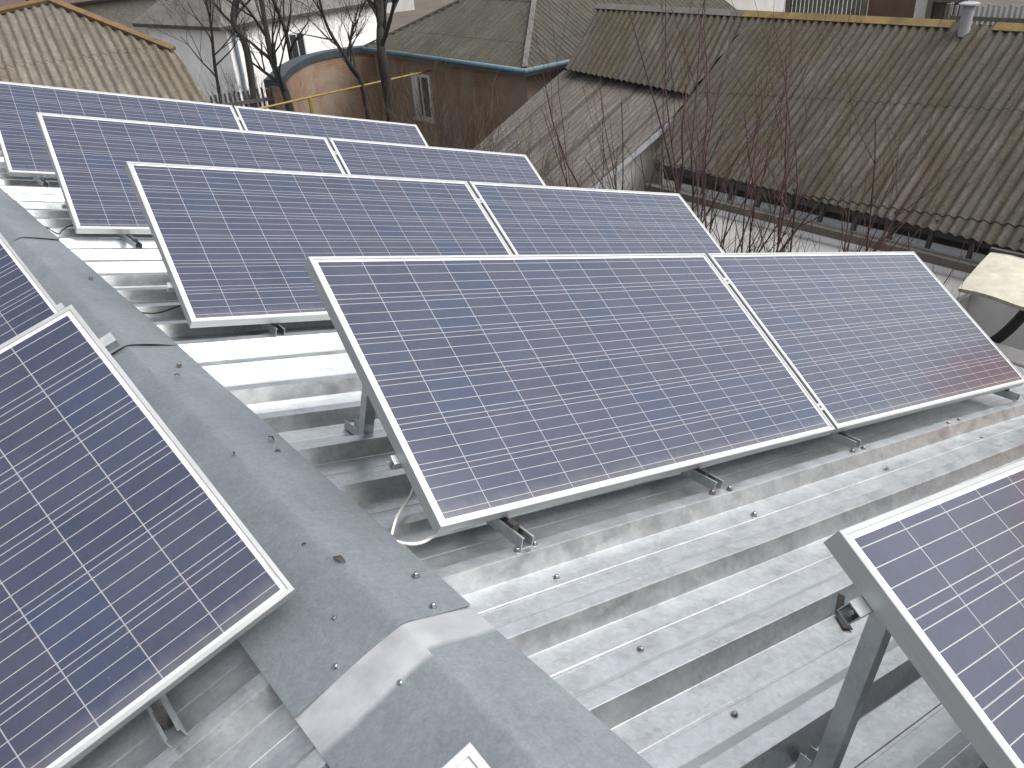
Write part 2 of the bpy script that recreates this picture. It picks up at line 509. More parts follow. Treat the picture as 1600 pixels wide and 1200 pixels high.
BM = MB().box((.0035,.0035,-.0092), (PL-.0035, PW-.0035, -.0080)).mesh('backsheet'); BM.materials.append(M['backsheet'])
JM = MB().box((PL/2-.06, PW-.2, -.030), (PL/2+.06, PW-.08, -.0094)).mesh('junction_box'); JM.materials.append(M['black'])
def label_mesh(x, y, vert):
    m_ = MB(); rr = random.Random(5); p = 0
    while p < .045:
        a = rr.uniform(.0012, .0026)
        h0, h1 = rr.choice([(.0, .0042), (.0, .0042), (.0018, .0042), (0, .0026)])
        if vert: m_.box((x + h0, y + p, -.0036), (x + h1, y + p + a, -.00345))
        else: m_.box((x + p, y + h0, -.0036), (x + p + a, y + h1, -.00345))
        p += a + rr.uniform(.0012, .0022)
    return m_.mesh('serial_label')
PANEL_GROUP = 'solar panels on the metal roof'
def panel(Mx, label, serial=None):
    r = empty('solar_panel', Mx); tag(r, label, 'solar panel', PANEL_GROUP)
    for nm, me_ in (('frame', FM), ('glass_face', GM), ('backsheet', BM), ('junction_box', JM)):
        o = bpy.data.objects.new(nm, me_); COL.objects.link(o); o.parent = r
    if serial:
        sm = label_mesh(*serial); sm.materials.append(M['ink'])
        o = bpy.data.objects.new('serial_label', sm); COL.objects.link(o); o.parent = r
    return r
def basis(X, Yv, Z, O):
    Mx = Matrix((X, Yv, Z)).transposed().to_4x4(); Mx.translation = O; return Mx
YAW, YAWL = -.00866, .01532
def right_frame(s, y, h, t):
    u = us*math.cos(YAW) + Y*math.sin(YAW); w_ = Y*math.cos(YAW) - us*math.sin(YAW)
    v = w_*math.cos(t) + nr*math.sin(t)
    return u, v, u.cross(v), rs(s, y, h)
def left_frame(s, y, h, t):
    u = ul*math.cos(YAWL) + Y*math.sin(YAWL); w_ = Y*math.cos(YAWL) - ul*math.sin(YAWL)
    v = w_*math.cos(t) + nl*math.sin(t)
    X = -u
    return X, v, X.cross(v), ls(s, y, h)
rows = {   # s, y, h, tilt
 'A': (.2648, .0114, .0815, .5512), 'B': (.2684, 1.8562, .0875, .5409), 'C': (.2805, 3.6912, .0783, .5578), 'D': (.2856, 5.5204, .0874, .5805),
 'F': (.3369, -1.8326, .0841, .5169)}
def hprof(y):
    q = (y - Y0) % PER; pr = prof + [(PER, 0)]
    for (a, ha), (b, hb) in zip(pr, pr[1:]):
        if a <= q <= b: return ha + (hb - ha)*(q - a)/(b - a)
    return 0
lab = {
 'A': ('large solar panel at the centre of the photo, front pair, beside the white cable loop', 'right-hand panel of the large front pair, with the orange reflection at its lower corner'),
 'B': ('left panel of the second row behind the large centre panel, whole lower left corner showing', 'right panel of the second row, its lower edge hidden by the front pair'),
 'C': ('left panel of the third row back, overlapped by the second row', 'right panel of the third row back, a thin strip against the pale lean-to roof'),
 'D': ('left panel of the farthest row, below the light corrugated shed roof', 'right panel of the farthest row, below the brick wall and yellow gas pipe'),
 'F': ('nearest panel at the bottom right corner, cut off, on a steel leg', 'panel beyond the bottom right corner, continuing the nearest row')}
for k, (s, y, h, t) in rows.items():
    X, V, Z, O = right_frame(s, y, h, t)
    ser = (.0135, .86, True) if k in 'AF' else None
    panel(basis(X, V, Z, O), lab[k][0], ser)
    panel(basis(X, V, Z, O + X*(PL + .02)), lab[k][1])
lrows = {'L': (.1265, .0044, .0925, .5685), 'H': (.110, 1.835, .090, .5577), 'G': (.1381, -1.8065, .090, .5577)}
llab = {'L': 'big close panel at the left edge of the photo, beyond the ridge cap',
        'H': 'panel at the left edge just behind the big close one, mostly hidden',
        'G': 'panel at the bottom edge, only its white frame corner over the ridge cap showing'}
for k, (s, y, h, t) in lrows.items():
    X, V, Z, O = left_frame(s, y, h, t)
    panel(basis(X, V, Z, O - X*PL), llab[k], (PL - .0135 - .0042, .05, True) if k == 'L' else None)

# ------------------------------------------------------------------ mounting racks
def valley(y, k=.16):
    j = round((y - Y0 - k) / PER); return Y0 + j*PER + k
def crest(y):
    j = round((y - Y0 - .023) / PER); return Y0 + j*PER + .023
RG = 'mounting racks under the panels'
def channel(m_, lo, hi, M4, th=.0022, axis=1):
    # open C channel running along local y, open side up and at the end
    (a, b, c), (d, e, f) = lo, hi
    m_.box((a, b, c), (d, e, c + th), M4); m_.box((a, b, c + th), (a + th, e, f), M4); m_.box((d - th, b, c + th), (d, e, f), M4)
    m_.box((a + th, b, f - th), (a + th + .006, e, f), M4); m_.box((d - th - .006, b, f - th), (d - th, e, f), M4)
def rack(k, left, fr, npan, ss, label, low=True, high=False, ybr=None):
    s0, y0, h, t = fr
    X, V, Z, O = (left_frame if left else right_frame)(*fr)
    slp, nn = (ls, nl) if left else (rs, nr)
    sd_ = -1 if left else 1
    r = empty('mounting_rack', basis(X, Y, X.cross(Y), O - nn*h)); tag(r, label, 'mounting rack', RG)
    inv = r.matrix_world.inverted()
    Lt = npan*PL + (npan - 1)*.02
    def P(s, y, hh): return inv @ slp(s, y, hh)
    # purlin rails under the panels, along the long edge
    MP = inv @ basis(X, V, Z, O)
    def rail(v0, over):
        m_ = MB(); ax, bx = (-over, Lt + .03) if not left else (-Lt - .03, over)
        th = .002
        m_.box((ax, v0, -.0715), (bx, v0 + .030, -.0695), MP)
        m_.box((ax, v0, -.0695), (bx, v0 + th, -.0435), MP)
        m_.box((ax, v0, -.0435), (bx, v0 + .030, -.0415), MP)
        if over > .04:
            xe = ax if not left else bx; sg = 1 if not left else -1
            m_.box((min(xe, xe + sg*.05), v0 + .028, -.0695), (max(xe, xe + sg*.05), v0 + .030, -.062), MP)
            m_.tube([MP @ Vector((xe + sg*.022, v0 + .015, -.066)), MP @ Vector((xe + sg*.05, v0 + .015, -.066))], .005, 8)
        m_.build('rail', M['steel'], r)
    if low: rail(.235, .02)
    rail(.86, .042 if high and not left else (.03 if high else -.05))
    for s in ss:
        # short bracket at the front, lying on the crests
        yb = crest(y0 - .045) - .02 if ybr is None else ybr
        m_ = MB(); o = slp(s, yb, .0022)
        MB4 = inv @ basis(X, Y, X.cross(Y), o)
        channel(m_, (-.021, 0, 0), (.021, .30, .034), MB4)
        m_.build('bracket', M['steel'], r)
        # black end stop and bolt in the bracket
        m_ = MB(); m_.box((-.012, .055, .004), (.012, .085, .045), MB4)
        m_.build('clamp', M['dark_metal'], r)
        # rear leg and its foot
        vt = .90; top = O + V*vt - Z*.079
        yt = top.y; q_ = (yt - Y0) % PER; off_ = .094 - q_ if q_ > .03 and q_ < .094 else (min(0, .200 - q_) if q_ >= .094 else 0)
        yf = yt + off_; base = slp(s, yf, hprof(yf) + .001)
        fl = min(.115, PER - .034 - ((yf - Y0) % PER)) if hprof(yf) < -.04 else .04
        u0 = slp(s, yt, 0); hh = (top - slp(s0, yt, 0)).dot(nn)
        tp = slp(s, yt, hh)
        m_ = MB()
        d = (inv @ tp) - (inv @ base); Ld = d.length
        zdir = d.normalized(); xdir = Vector((1,0,0)); ydir = zdir.cross(xdir).normalized(); xdir = ydir.cross(zdir)
        ML = Matrix((xdir, ydir, zdir)).transposed().to_4x4(); ML.translation = inv @ base
        m_.box((-.020, -.0205, 0), (.020, -.0185, Ld), ML)
        m_.box((-.020, -.0185, 0), (-.018, .0185, Ld), ML); m_.box((.018, -.0185, 0), (.020, .0185, Ld), ML)
        m_.build('leg', M['steel'], r, bevel=.0008)
        m_ = MB(); MF = inv @ basis(X, Y, X.cross(Y), base)
        m_.box((-.021, .022, 0), (.021, fl, .002), MF); m_.box((-.021, .022, .002), (-.019, fl, .032), MF); m_.box((.019, .022, .002), (.021, fl, .032), MF)
        m_.build('foot', M['steel'], r)
    if npan == 2:
        for v0 in (.09, .80):
            m_ = MB(); xm = PL + .01
            m_.box((xm - .0085, v0, -.04), (xm + .0085, v0 + .035, .0005), MP)
            m_.box((xm - .017, v0, .0006), (xm + .017, v0 + .035, .0032), MP)
            m_.tube([MP @ Vector((xm, v0 + .0175, .0032)), MP @ Vector((xm, v0 + .0175, .0105))], .006, 8)
            m_.build('mid_clamp', M['alu'], r)
    return r
S4 = (.51, 1.385, 2.325, 4.02)
rack('A', 0, rows['A'], 2, S4, 'steel rails, feet and leg under the large front pair of panels', True, False, -.075)
rack('B', 0, rows['B'], 2, (.66, 1.5, 2.4, 4.0), 'steel rails and feet under the second row of panels')
rack('C', 0, rows['C'], 2, (.56, 1.4, 2.4, 4.0), 'steel rails and feet under the third row of panels')
rack('D', 0, rows['D'], 2, (.5, 1.4, 2.4, 4.0), 'steel rails and feet under the farthest row of panels')
rack('F', 0, rows['F'], 2, (.55, 1.5, 2.4, 4.0), 'steel leg and rail ends under the bottom right panel', True, True)
rack('L', 1, lrows['L'], 1, (.52, 1.6), 'steel rails and bracket under the big close left panel', False, True, -.06)
rack('H', 1, lrows['H'], 1, (.5, 1.6), 'steel rails under the half hidden left panel')
rack('G', 1, lrows['G'], 1, (.5, 1.6), 'steel rails under the panel at the bottom edge')

# ------------------------------------------------------------------ cables, debris
def smooth_path(pts, n=8):
    P = [Vector(p) for p in pts]; P = [P[0]*2 - P[1]] + P + [P[-1]*2 - P[-2]]
    out = []
    for i in range(1, len(P) - 2):
        for k in range(n):
            t = k / n
            out.append(.5*((2*P[i]) + (-P[i-1] + P[i+1])*t + (2*P[i-1] - 5*P[i] + 4*P[i+1] - P[i+2])*t*t + (-P[i-1] + 3*P[i] - 3*P[i+1] + P[i+2])*t**3))
    out.append(P[-2]); return out
def smooth2(pts): return [(p.x, p.y) for p in smooth_path([(x, y, 0) for x, y in pts], 5)]
def cable(pts, r, mat, label):
    o = MB().tube(smooth_path([rs(*p) for p in pts]), r, 8).build('cable', mat, smooth=True)
    tag(o, label, 'cable'); return o
cable([(.52,.40,.03),(.40,.33,.03),(.333,.264,.03),(.257,.205,.021),(.21,.155,.006),(.19,.125,.004),(.193,.083,.012),(.226,.056,.016),(.282,.065,.02),(.36,.11,.035),(.5,.2,.03)], .0045, M['white_cable'], 'white cable loop at the lower left corner of the large centre panel')
cable([(.17,2.30,.004),(.237,2.26,.006),(.298,2.273,.01),(.363,2.276,.03),(.5,2.29,.05)], .0035, M['black'], 'black cable running from the ridge cap under the second row panel')
cable([(.20,4.07,.006),(.222,3.88,.006),(.265,3.955,.012),(.327,4.006,.03),(.5,4.1,.05)], .0035, M['black'], 'black cable running from the ridge cap under the third row panel')
def leaf(P, N, L, rot, label, seed):
    rr = random.Random(seed); m_ = MB()
    T = N.orthogonal().normalized(); B = N.cross(T)
    a = T*math.cos(rot) + B*math.sin(rot); b = N.cross(a)
    mid = [P + a*(L*(f - .5)) + N*(.003 + .010*math.sin(f*3.1)*rr.uniform(.4, 1.2)) for f in (0, .25, .5, .75, 1)]
    wd = [.0008, .13*L, .17*L, .10*L, .0008]
    vs = []
    for c_, w_ in zip(mid, wd): vs += [c_ + b*w_ + N*.004, c_, c_ - b*w_ + N*.002]
    fs = []
    for i in range(4):
        for j in range(2): fs.append((i*3 + j, i*3 + j + 1, i*3 + j + 4, i*3 + j + 3))
    m_.add(vs, fs); o = m_.build('dead_leaf', M['leaf'])
    sm = o.modifiers.new('thick', 'SOLIDIFY'); sm.thickness = .0006
    tag(o, label, 'leaf', 'dead leaves on the ridge cap'); return o
leaf(Vector((0, .062, .022)), Vector((0,0,1)), .042, 1.1, 'curled dark dead leaf on the ridge cap right of the big left panel', 1)
leaf(Vector((0, .73, .022)), Vector((0,0,1)), .022, .4, 'small dark leaf scrap on the ridge cap above the curled leaf', 2)
leaf(ls(.03, .19, .02), nl, .014, 2, 'tiny leaf crumb on the ridge cap beside the big left panel', 3)
leaf(rs(.06, 1.43, .02), nr, .02, 2.2, 'dark leaf scrap on the ridge cap beside the second row', 4)
leaf(rs(.145, .80, .016), nr, .035, .9, 'thin brown leaf at the edge of the ridge cap near the steel leg', 5)
# dark piece added for the rail end's shadow and reflection in the corrugation
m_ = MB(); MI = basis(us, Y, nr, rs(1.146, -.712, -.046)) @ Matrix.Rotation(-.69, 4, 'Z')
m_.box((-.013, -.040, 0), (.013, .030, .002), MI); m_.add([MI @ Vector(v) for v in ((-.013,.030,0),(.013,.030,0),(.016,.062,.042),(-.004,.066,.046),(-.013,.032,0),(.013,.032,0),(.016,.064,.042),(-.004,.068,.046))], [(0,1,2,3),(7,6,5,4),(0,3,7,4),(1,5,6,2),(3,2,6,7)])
o = m_.build('rail_end_shadow', M['dark_metal']); tag(o, 'dark bent piece standing in for the rail end shadow and reflection near the bottom right panel', 'bracket')

# ------------------------------------------------------------------ corrugated sheets of the neighbours
def corr_mesh(poly, Dv, slope_n, pitch=.15, amp=.023, lap=1.55, thick=.03):
    """poly: convex list of 3-D points in one plane; Dv: direction of the corrugations."""
    P = [Vector(p) for p in poly]; N = Vector(slope_n).normalized()
    D = Vector(Dv); D = (D - N*D.dot(N)).normalized(); W = D.cross(N).normalized()
    O = P[0]
    q = [((p - O).dot(W), (p - O).dot(D)) for p in P]
    w0, w1 = min(a for a, b in q) - .2, max(a for a, b in q) + .2
    d0, d1 = min(b for a, b in q), max(b for a, b in q)
    nw = int((w1 - w0) / (pitch/8)); rr = random.Random(11)
    bm = bmesh.new()
    y = d0 - .02; first = True; k = 0
    while y < d1 + .02:
        ya, yb = y, min(y + lap + .12, d1 + .1)
        rows_ = []
        for d, lift in ((ya, .001), ((ya + yb)/2, .004), (yb, .007)):
            row = []
            for i in range(nw + 1):
                w_ = w0 + (w1 - w0)*i/nw
                hgt = amp*math.cos(2*math.pi*w_/pitch) + lift - .0 
                row.append(bm.verts.new(O + W*w_ + D*d + N*hgt))
            rows_.append(row)
        for r_ in range(2):
            for i in range(nw): 
                f = bm.faces.new((rows_[r_][i], rows_[r_+1][i], rows_[r_+1][i+1], rows_[r_][i+1])); f.smooth = True
        y += lap; k += 1
    bm.verts.ensure_lookup_table()
    cen = sum(P, Vector()) / len(P)
    for i in range(len(P)):
        a, b = P[i], P[(i+1) % len(P)]
        nn = (b - a).cross(N).normalized()
        if nn.dot(cen - a) > 0: nn = -nn
        geom = list(bm.verts) + list(bm.edges) + list(bm.faces)
        bmesh.ops.bisect_plane(bm, geom=geom, dist=1e-5, plane_co=a, plane_no=nn, clear_outer=True)
    # local frame so that object x runs across and y along the corrugations
    Mx = basis(W, D, W.cross(D), O); inv = Mx.inverted()
    bmesh.ops.transform(bm, matrix=inv, verts=bm.verts)
    bmesh.ops.recalc_face_normals(bm, faces=bm.faces)
    me_ = bpy.data.meshes.new('corrugated'); bm.to_mesh(me_); bm.free()
    return me_, Mx
def corr(name, poly, Dv, N, mat, parent, **k):
    me_, Mx = corr_mesh(poly, Dv, N, **k)
    o = link(name, me_, mat, parent); o.matrix_world = Mx
    sm = o.modifiers.new('thick', 'SOLIDIFY'); sm.thickness = .007; sm.offset = -1
    es = o.modifiers.new('edges', 'EDGE_SPLIT'); es.split_angle = R(50)
    return o

# --- right-hand house with the long dark corrugated roof
SL = .6; XR, ZR = 13.8, -.64
def rz(x): return ZR - (XR - x)*SL
Nn = (-SL, 0, 1)
rh = empty('slate_roofed_house'); tag(rh, 'long low house with the big dark mossy corrugated roof on the right', 'house')
def rp(x, y): return (x, y, rz(x))
corr('roof', [rp(XR, 9.35), rp(11.95, 9.25), rp(10.55, 8.9), rp(10.47, 3.93), rp(10.30, -3.5), rp(XR, -3.5)], (-1, -.10, -SL), Nn, M['slate_dark'], rh, lap=2.0)
corr('roof', [rp(XR, 13.6), rp(12.13, 12.85), rp(11.95, 9.27), rp(XR, 9.37)], (-1, -.36, -SL), Nn, M['slate_dark'], rh, pitch=.155, lap=3)
NnB = (SL, 0, 1)
def rb(x, y): return (x, y, ZR - (x - XR)*SL)
corr('roof', [rb(XR + .01, 13.6), rb(17, 13.6), rb(17, -3.5), rb(XR + .01, -3.5)], (1, 0, -SL), NnB, M['slate_dark'], rh)
# ridge boards
for (ya, yb, mt) in ((-3.5, 4.95, 'yellow'), (5.6, 9.6, 'yellow'), (9.62, 13.6, 'wood_grey')):
    m_ = MB(); m_.add([(XR - .13, ya, rz(XR) - .035), (XR - .13, yb, rz(XR) - .035), (XR, ya, rz(XR) + .055), (XR, yb, rz(XR) + .055), (XR + .13, ya, rz(XR) - .035), (XR + .13, yb, rz(XR) - .035)],
                      [(0,2,3,1), (2,4,5,3)])
    o = m_.build('ridge_board', M[mt], rh); sm = o.modifiers.new('thick', 'SOLIDIFY'); sm.thickness = .02
# walls
m_ = MB(); m_.box((10.85, -3.4, GZ - .2), (16.7, 8.85, -2.55)); m_.box((12.3, 8.85, GZ - .2), (16.7, 12.6, -1.85))
m_.build('wall', M['whitewash'], rh)
m_ = MB(); m_.bar((10.52, -3.4, rz(10.5) - .085), (10.60, 8.8, rz(10.5) - .065), .03, .12); m_.build('eave_board', M['wood_dark'], rh)
m_ = MB(); m_.box((10.36, -3.4, GZ - .2), (10.845, 8.7, -3.045)); m_.build('plinth', M['whitewash'], rh)
m_ = MB(); m_.bar((10.40, 2.2, -2.985), (10.40, 8.8, -2.985), .14, .11); m_.build('beam', M['wood_grey'], rh)
m_ = MB(); m_.bar((10.83, 2.2, -2.86), (10.83, 8.8, -2.86), .03, .16); m_.build('board', M['wood_dark'], rh)
for i in range(11):
    yy = 2.6 + i*.56
    m_ = MB(); m_.bar((10.50, yy, -2.92), (10.62, yy, -2.55), .055, .06, (1,0,0)); m_.build('bracket', M['wood_dark'], rh)
ax_ = empty('flat_annex', Matrix.Translation((9.3, 5.0, GZ))); tag(ax_, 'pale flat concrete annex roof below the eave of the long dark roof', 'annex')
m_ = MB(); m_.box((-.85, -2.05, -.2), (1.04, 2.15, 1.46)); m_.build('wall', M['plaster'], ax_)
m_ = MB(); m_.box((-1.0, -2.15, 1.462), (1.045, 2.25, 1.56)); m_.build('roof_slab', M['concrete'], ax_, bevel=.015)
# flue pipe through the ridge
m_ = MB(); m_.tube([(13.62, 5.34, -.78), (13.62, 5.34, -.34)], .085, 18); m_.build('flue_pipe', M['pipe_grey'], rh, smooth=False)
m_ = MB(); m_.tube([(13.62, 5.34, -.345), (13.62, 5.34, -.325), (13.62, 5.34, -.31)], [.15, .15, .11], 18); m_.build('flue_cap', M['pipe_grey'], rh)
# canopy and drain below the eave
cn = empty('slab_canopy', Matrix.Translation((9.6, 2.0, -2.7))); tag(cn, 'pale weathered slab canopy at the right edge below the dark roof', 'canopy')
m_ = MB(); vs = []; fs = []
for i in range(9):
    f = i/8
    for j in range(9):
        gq = j/8; y = 2.60 - gq*1.7 + .10*f
        vs.append((9.12 + .92*f - 9.6, y - 2.0, -2.78 + .17*f + .03*math.sin(f*2.6) + .02*math.sin(j*1.2) + 2.7))
for i in range(8):
    for j in range(8): fs.append((i*9 + j, i*9 + j + 1, (i+1)*9 + j + 1, (i+1)*9 + j))
m_.add(vs, fs); o = m_.build('slab', M['pale_slab'], cn); sm = o.modifiers.new('thick', 'SOLIDIFY'); sm.thickness = .05; sm.offset = 0
m_ = MB(); m_.bar((.42, -.9, .16), (.42, .72, .13), .06, .07); m_.build('support', M['wood_dark'], cn)
o = MB().tube(smooth_path([(9.75, 1.98, -2.82), (9.75, 2.02, -3.0), (9.73, 2.09, -3.2), (9.7, 2.22, -3.45), (9.66, 2.42, -3.7), (9.6, 2.7, -3.95)]), .065, 12).build('drain_hose', M['black'], smooth=True)
tag(o, 'thick black curved hose hanging beneath the pale canopy', 'hose')
# grey yard wall below the canopy
m_ = MB(); m_.box((9.3, -2.5, GZ - .2), (9.55, 3.4, -3.55)); m_.box((9.25, -2.5, -3.55), (9.6, 3.4, -3.50))
o = m_.build('yard_wall', M['plaster'], None, bevel=.01); tag(o, 'low grey rendered yard wall under the pale canopy', 'wall')

# --- lean-to with pale slates
lt = empty('lean_to_shed'); tag(lt, 'pale grey slate lean-to between the brick house and the dark roof', 'shed')
s2 = .38
def lp(x, y): return (x, y, -1.80 - (12.12 - x)*s2)
M['slate_lean'] = asbestos('asbestos_pale_joints', (.105,.094,.086), (.07,.06,.035), .35, (.2,.19,.175), joint=.95)
corr('roof', [lp(12.35, 13.15), lp(10.4, 12.95), lp(8.6, 12.75), lp(8.55, 9.15), lp(11.45, 9.22), lp(12.35, 9.45)], (-1, -.12, -s2), (-s2, 0, 1), M['slate_lean'], lt, pitch=.13, amp=.010, lap=9)
m_ = MB()
m_.add([(8.7, 9.4, GZ - .2), (12.3, 9.4, GZ - .2), (12.3, 9.4, -1.85), (8.7, 9.4, -3.2), (8.7, 12.7, GZ - .2), (12.3, 12.7, GZ - .2), (12.3, 12.7, -1.85), (8.7, 12.7, -3.2)],
       [(0,1,2,3), (5,4,7,6), (4,0,3,7), (1,5,6,2), (3,2,6,7), (4,5,1,0)])
m_.build('wall', M['plaster'], lt)
m_ = MB(); m_.bar((8.6, 9.17, lp(8.6, 0)[2] - .09), (11.5, 9.24, lp(11.5, 0)[2] - .09), .025, .11); m_.build('verge_board', M['pipe_grey'], lt)

# --- brick house with hipped roof
bh = empty('brick_house'); tag(bh, 'brick house with blue eaves and a hipped slate roof in the middle background', 'house')
EZ = -1.85; s3 = .5
x0, x1, y0b, y1b = 12.33, 20.5, 14.48, 21.7
m_ = MB(); m_.box((x0 + .22, y0b + .22, GZ - .2), (x1 - .2, y1b - .1, EZ - .03))
m_.build('wall', M['brick'], bh)
cw_ = [Vector((x, y, 0)) for x, y in smooth2([(12.83, 21.66), (11.95, 22.1), (10.83, 21.9), (9.65, 20.78), (8.9, 19.72), (8.48, 19.1)])]
def curved(zlo, zhi, th, off):
    m_ = MB(); n_ = len(cw_); vs = []
    for i, p in enumerate(cw_):
        t_ = (cw_[min(n_-1, i+1)] - cw_[max(0, i-1)]).normalized(); nv = Vector((-t_.y, t_.x, 0))   # points to the viewer side or away
        if nv.y > 0: nv = -nv
        for q, z in ((off, zlo), (off, zhi), (off - th, zhi), (off - th, zlo)): vs.append(p + nv*q + Vector((0,0,z)))
    fs = [(i*4 + k, i*4 + (k+1) % 4, (i+1)*4 + (k+1) % 4, (i+1)*4 + k) for i in range(n_ - 1) for k in range(4)]
    fs += [(0,1,2,3), tuple((n_-1)*4 + k for k in (3,2,1,0))]
    m_.add(vs, fs); return m_
curved(GZ - .2, EZ - .14, .38, -.03).build('curved_wall', M['brick'], bh)
curved(EZ - .14, EZ + .03, .44, 0).build('coping', M['blue_dark'], bh)
hw = (y1b - y0b)/2; zr_ = EZ + .06 + hw*s3
pA = (x0, y0b, EZ + .06); pB = (x0, y1b, EZ + .06); pC = (x0 + hw, y0b + hw, zr_); pD = (x1, y0b, EZ + .06); pE = (x1, y0b + hw, zr_); pF = (x1, y1b, EZ + .06)
corr('roof', [pA, pC, pB], (-1, 0, -s3), (-s3, 0, 1), M['slate_hip'], bh, amp=.016)
corr('roof', [pA, pD, pE, pC], (0, -1, -s3), (0, -s3, 1), M['slate_hip'], bh, amp=.016)
corr('roof', [pB, pC, pE, pF], (0, 1, -s3), (0, s3, 1), M['slate_hip'], bh, amp=.016)
m_ = MB(); m_.bar((pA[0], pA[1], pA[2] + .03), (pC[0], pC[1], pC[2] + .04), .12, .05); m_.build('hip_tile', M['wood_grey'], bh)
m_ = MB(); m_.bar((pB[0], pB[1], pB[2] + .03), (pC[0], pC[1], pC[2] + .04), .12, .05); m_.build('hip_tile', M['wood_grey'], bh)
m_ = MB(); m_.bar((x0 + .02, y0b - .02, EZ - .02), (x0 + .02, y1b, EZ - .02), .035, .17); m_.build('eave_board', M['blue'], bh)
m_ = MB(); m_.bar((x0, y0b + .02, EZ - .02), (x1, y0b + .02, EZ - .02), .035, .17); m_.build('eave_board', M['blue_pale'], bh)
m_ = MB(); m_.tube([(x0 - .05, y0b - .05, EZ + .02), (x0 - .05, y1b, EZ + .02)], .06, 8); m_.build('gutter', M['blue'], bh, smooth=True)
m_ = MB(); m_.tube([(x0 - .05, y0b - .05, EZ + .02), (x1, y0b - .05, EZ + .02)], .06, 8); m_.build('gutter', M['blue_pale'], bh, smooth=True)
wx = x0 + .21
wn0, wn1, wz0, wz1 = 18.75, 19.65, -3.50, -2.32
m_ = MB()
for a, b, c_, d in ((wn0, wn0 + .09, wz0, wz1), (wn1 - .30, wn1, wz0, wz1), (wn0 + .42, wn0 + .48, wz0, wz1)): m_.box((wx - .05, a, c_), (wx + .01, b, d))
m_.box((wx - .048, wn0 + .09, wz0), (wx + .01, wn1 - .3, wz0 + .08)); m_.box((wx - .048, wn0 + .09, wz1 - .08), (wx + .01, wn1 - .3, wz1))
f_ = m_.build('window', M['frame_white'], bh)
m_ = MB(); m_.box((wx - .02, wn0 + .08, wz0 + .08), (wx - .004, wn1 - .29, wz1 - .08)); m_.build('pane', M['pane'], f_)
m_ = MB(); m_.box((wx - .09, wn0 - .06, wz0 - .06), (wx + .01, wn1 + .06, wz0 - .002)); m_.build('sill', M['plaster'], f_)

# --- gas pipe
o = MB(); o.tube(smooth_path([(3.5, 15.3, -1.75), (7.07, 16.64, -1.93), (12.4, 18.66, -2.2), (12.56, 18.72, -2.25)], 6), .024, 8)
o = o.build('gas_pipe', M['gas'], None, smooth=True)
tag(o, 'thin yellow gas pipe crossing in front of the brick wall', 'pipe')
m_ = MB(); m_.tube([(0,0,-2.65), (0,0,0)], .022, 8); pp = m_.build('support_post', M['gas'], o); pp.location = (9.95, 17.73, -2.07)
m_ = MB(); m_.tube([(0,0,-2.7), (0,0,0)], .05, 8); pp = m_.build('support_post', M['gas'], o); pp.location = (8.16, 17.05, -1.98)

# --- shed with the light corrugated roof at the upper left
sh = empty('shed'); tag(sh, 'outbuilding at the upper left with the light corrugated roof and rusty ridge', 'shed')
hd = R(-9); ssl = .4
Dh = Vector((math.sin(hd), -math.cos(hd), 0)); Wd = Vector((-Dh.y, Dh.x, 0)); Dd = (Dh - Vector((0,0,ssl))).normalized()
P0 = Vector((2.23, 11.54, .72)); Ns = (Dh*ssl + Vector((0,0,1))).normalized()
def sp_(w_, d): return P0 + Wd*w_ + Dd*d
corr('roof', [sp_(0, 0), sp_(1.115, 1.58), sp_(1.20, 2.75), sp_(1.22, 4.0), sp_(-4.2, 4.0), sp_(-4.2, 1.1)], Dd, Ns, M['slate_light'], sh, pitch=.104, lap=1.35, amp=.018)
def trim(a, b, nm, par, mt='orange_trim'):
    m_ = MB(); m_.bar(Vector(a) + Ns*.03, Vector(b) + Ns*.025, .09, .04, Ns); return m_.build(nm, M[mt], par)
trim(sp_(0, 0), sp_(1.115, 1.58), 'ridge_tile', sh); trim(sp_(0, 0), sp_(-4.2, 1.1), 'ridge_tile', sh)
# hidden back faces and walls
Pk = sp_(0, 0); rgt = sp_(1.115, 1.58); rbt = sp_(1.22, 4.0); lft = sp_(-4.2, 1.1); lbt = sp_(-4.2, 4.0)
bk1 = Vector((rgt.x + .3, Pk.y + 2.6, rbt.z)); bk2 = Vector((lft.x, Pk.y + 2.6, rbt.z))
dz = Vector((0, 0, -.09))
m_ = MB(); m_.add([Pk + dz, rgt + dz, Vector((rbt.x + .1, rbt.y, rbt.z - .1)), bk1 + dz, bk2 + dz, lft + dz], [(0,3,1), (1,3,2), (0,4,3), (0,5,4)])
m_.build('back_roof', M['slate_light'], sh)
m_ = MB(); zt = rbt.z - .13
m_.box((lbt.x + .1, rbt.y + .25, GZ - .2), (rbt.x - .1, Pk.y + 2.4, zt)); m_.build('wall', M['plaster'], sh)

# --- white house far behind
wh = empty('white_house'); tag(wh, 'white plastered house behind the bare trees at the top left', 'house')
cx_, cy_ = 11.95, 31.0
m_ = MB(); fw = [(11.95, 31.0), (19.6, 32.6), (18.2, 39.5), (10.9, 36.5)]
m_.prism(fw, 3.1, Matrix.Translation((0, 0, GZ - .1))); m_.build('wall', M['whitewash'], wh)
cen = Vector((15.2, 34.8, 0))
m_ = MB()
ov = [Vector((x, y, 0)) + (Vector((x, y, 0)) - cen).normalized()*.55 for x, y in fw]
e = [(p.x, p.y, -1.62) for p in ov]
r1_, r2_ = (14.0, 33.9, .9), (16.6, 35.2, .9)
m_.add(e + [r1_, r2_], [(0,1,5,4), (1,2,5), (2,3,4,5), (3,0,4)])
rf = m_.build('roof', M['felt'], wh); sm = rf.modifiers.new('thick', 'SOLIDIFY'); sm.thickness = .16
m_ = MB(); m_.box((17.0, 35.8, -.2), (17.6, 36.4, 1.5)); m_.build('chimney', M['brick'], rf)
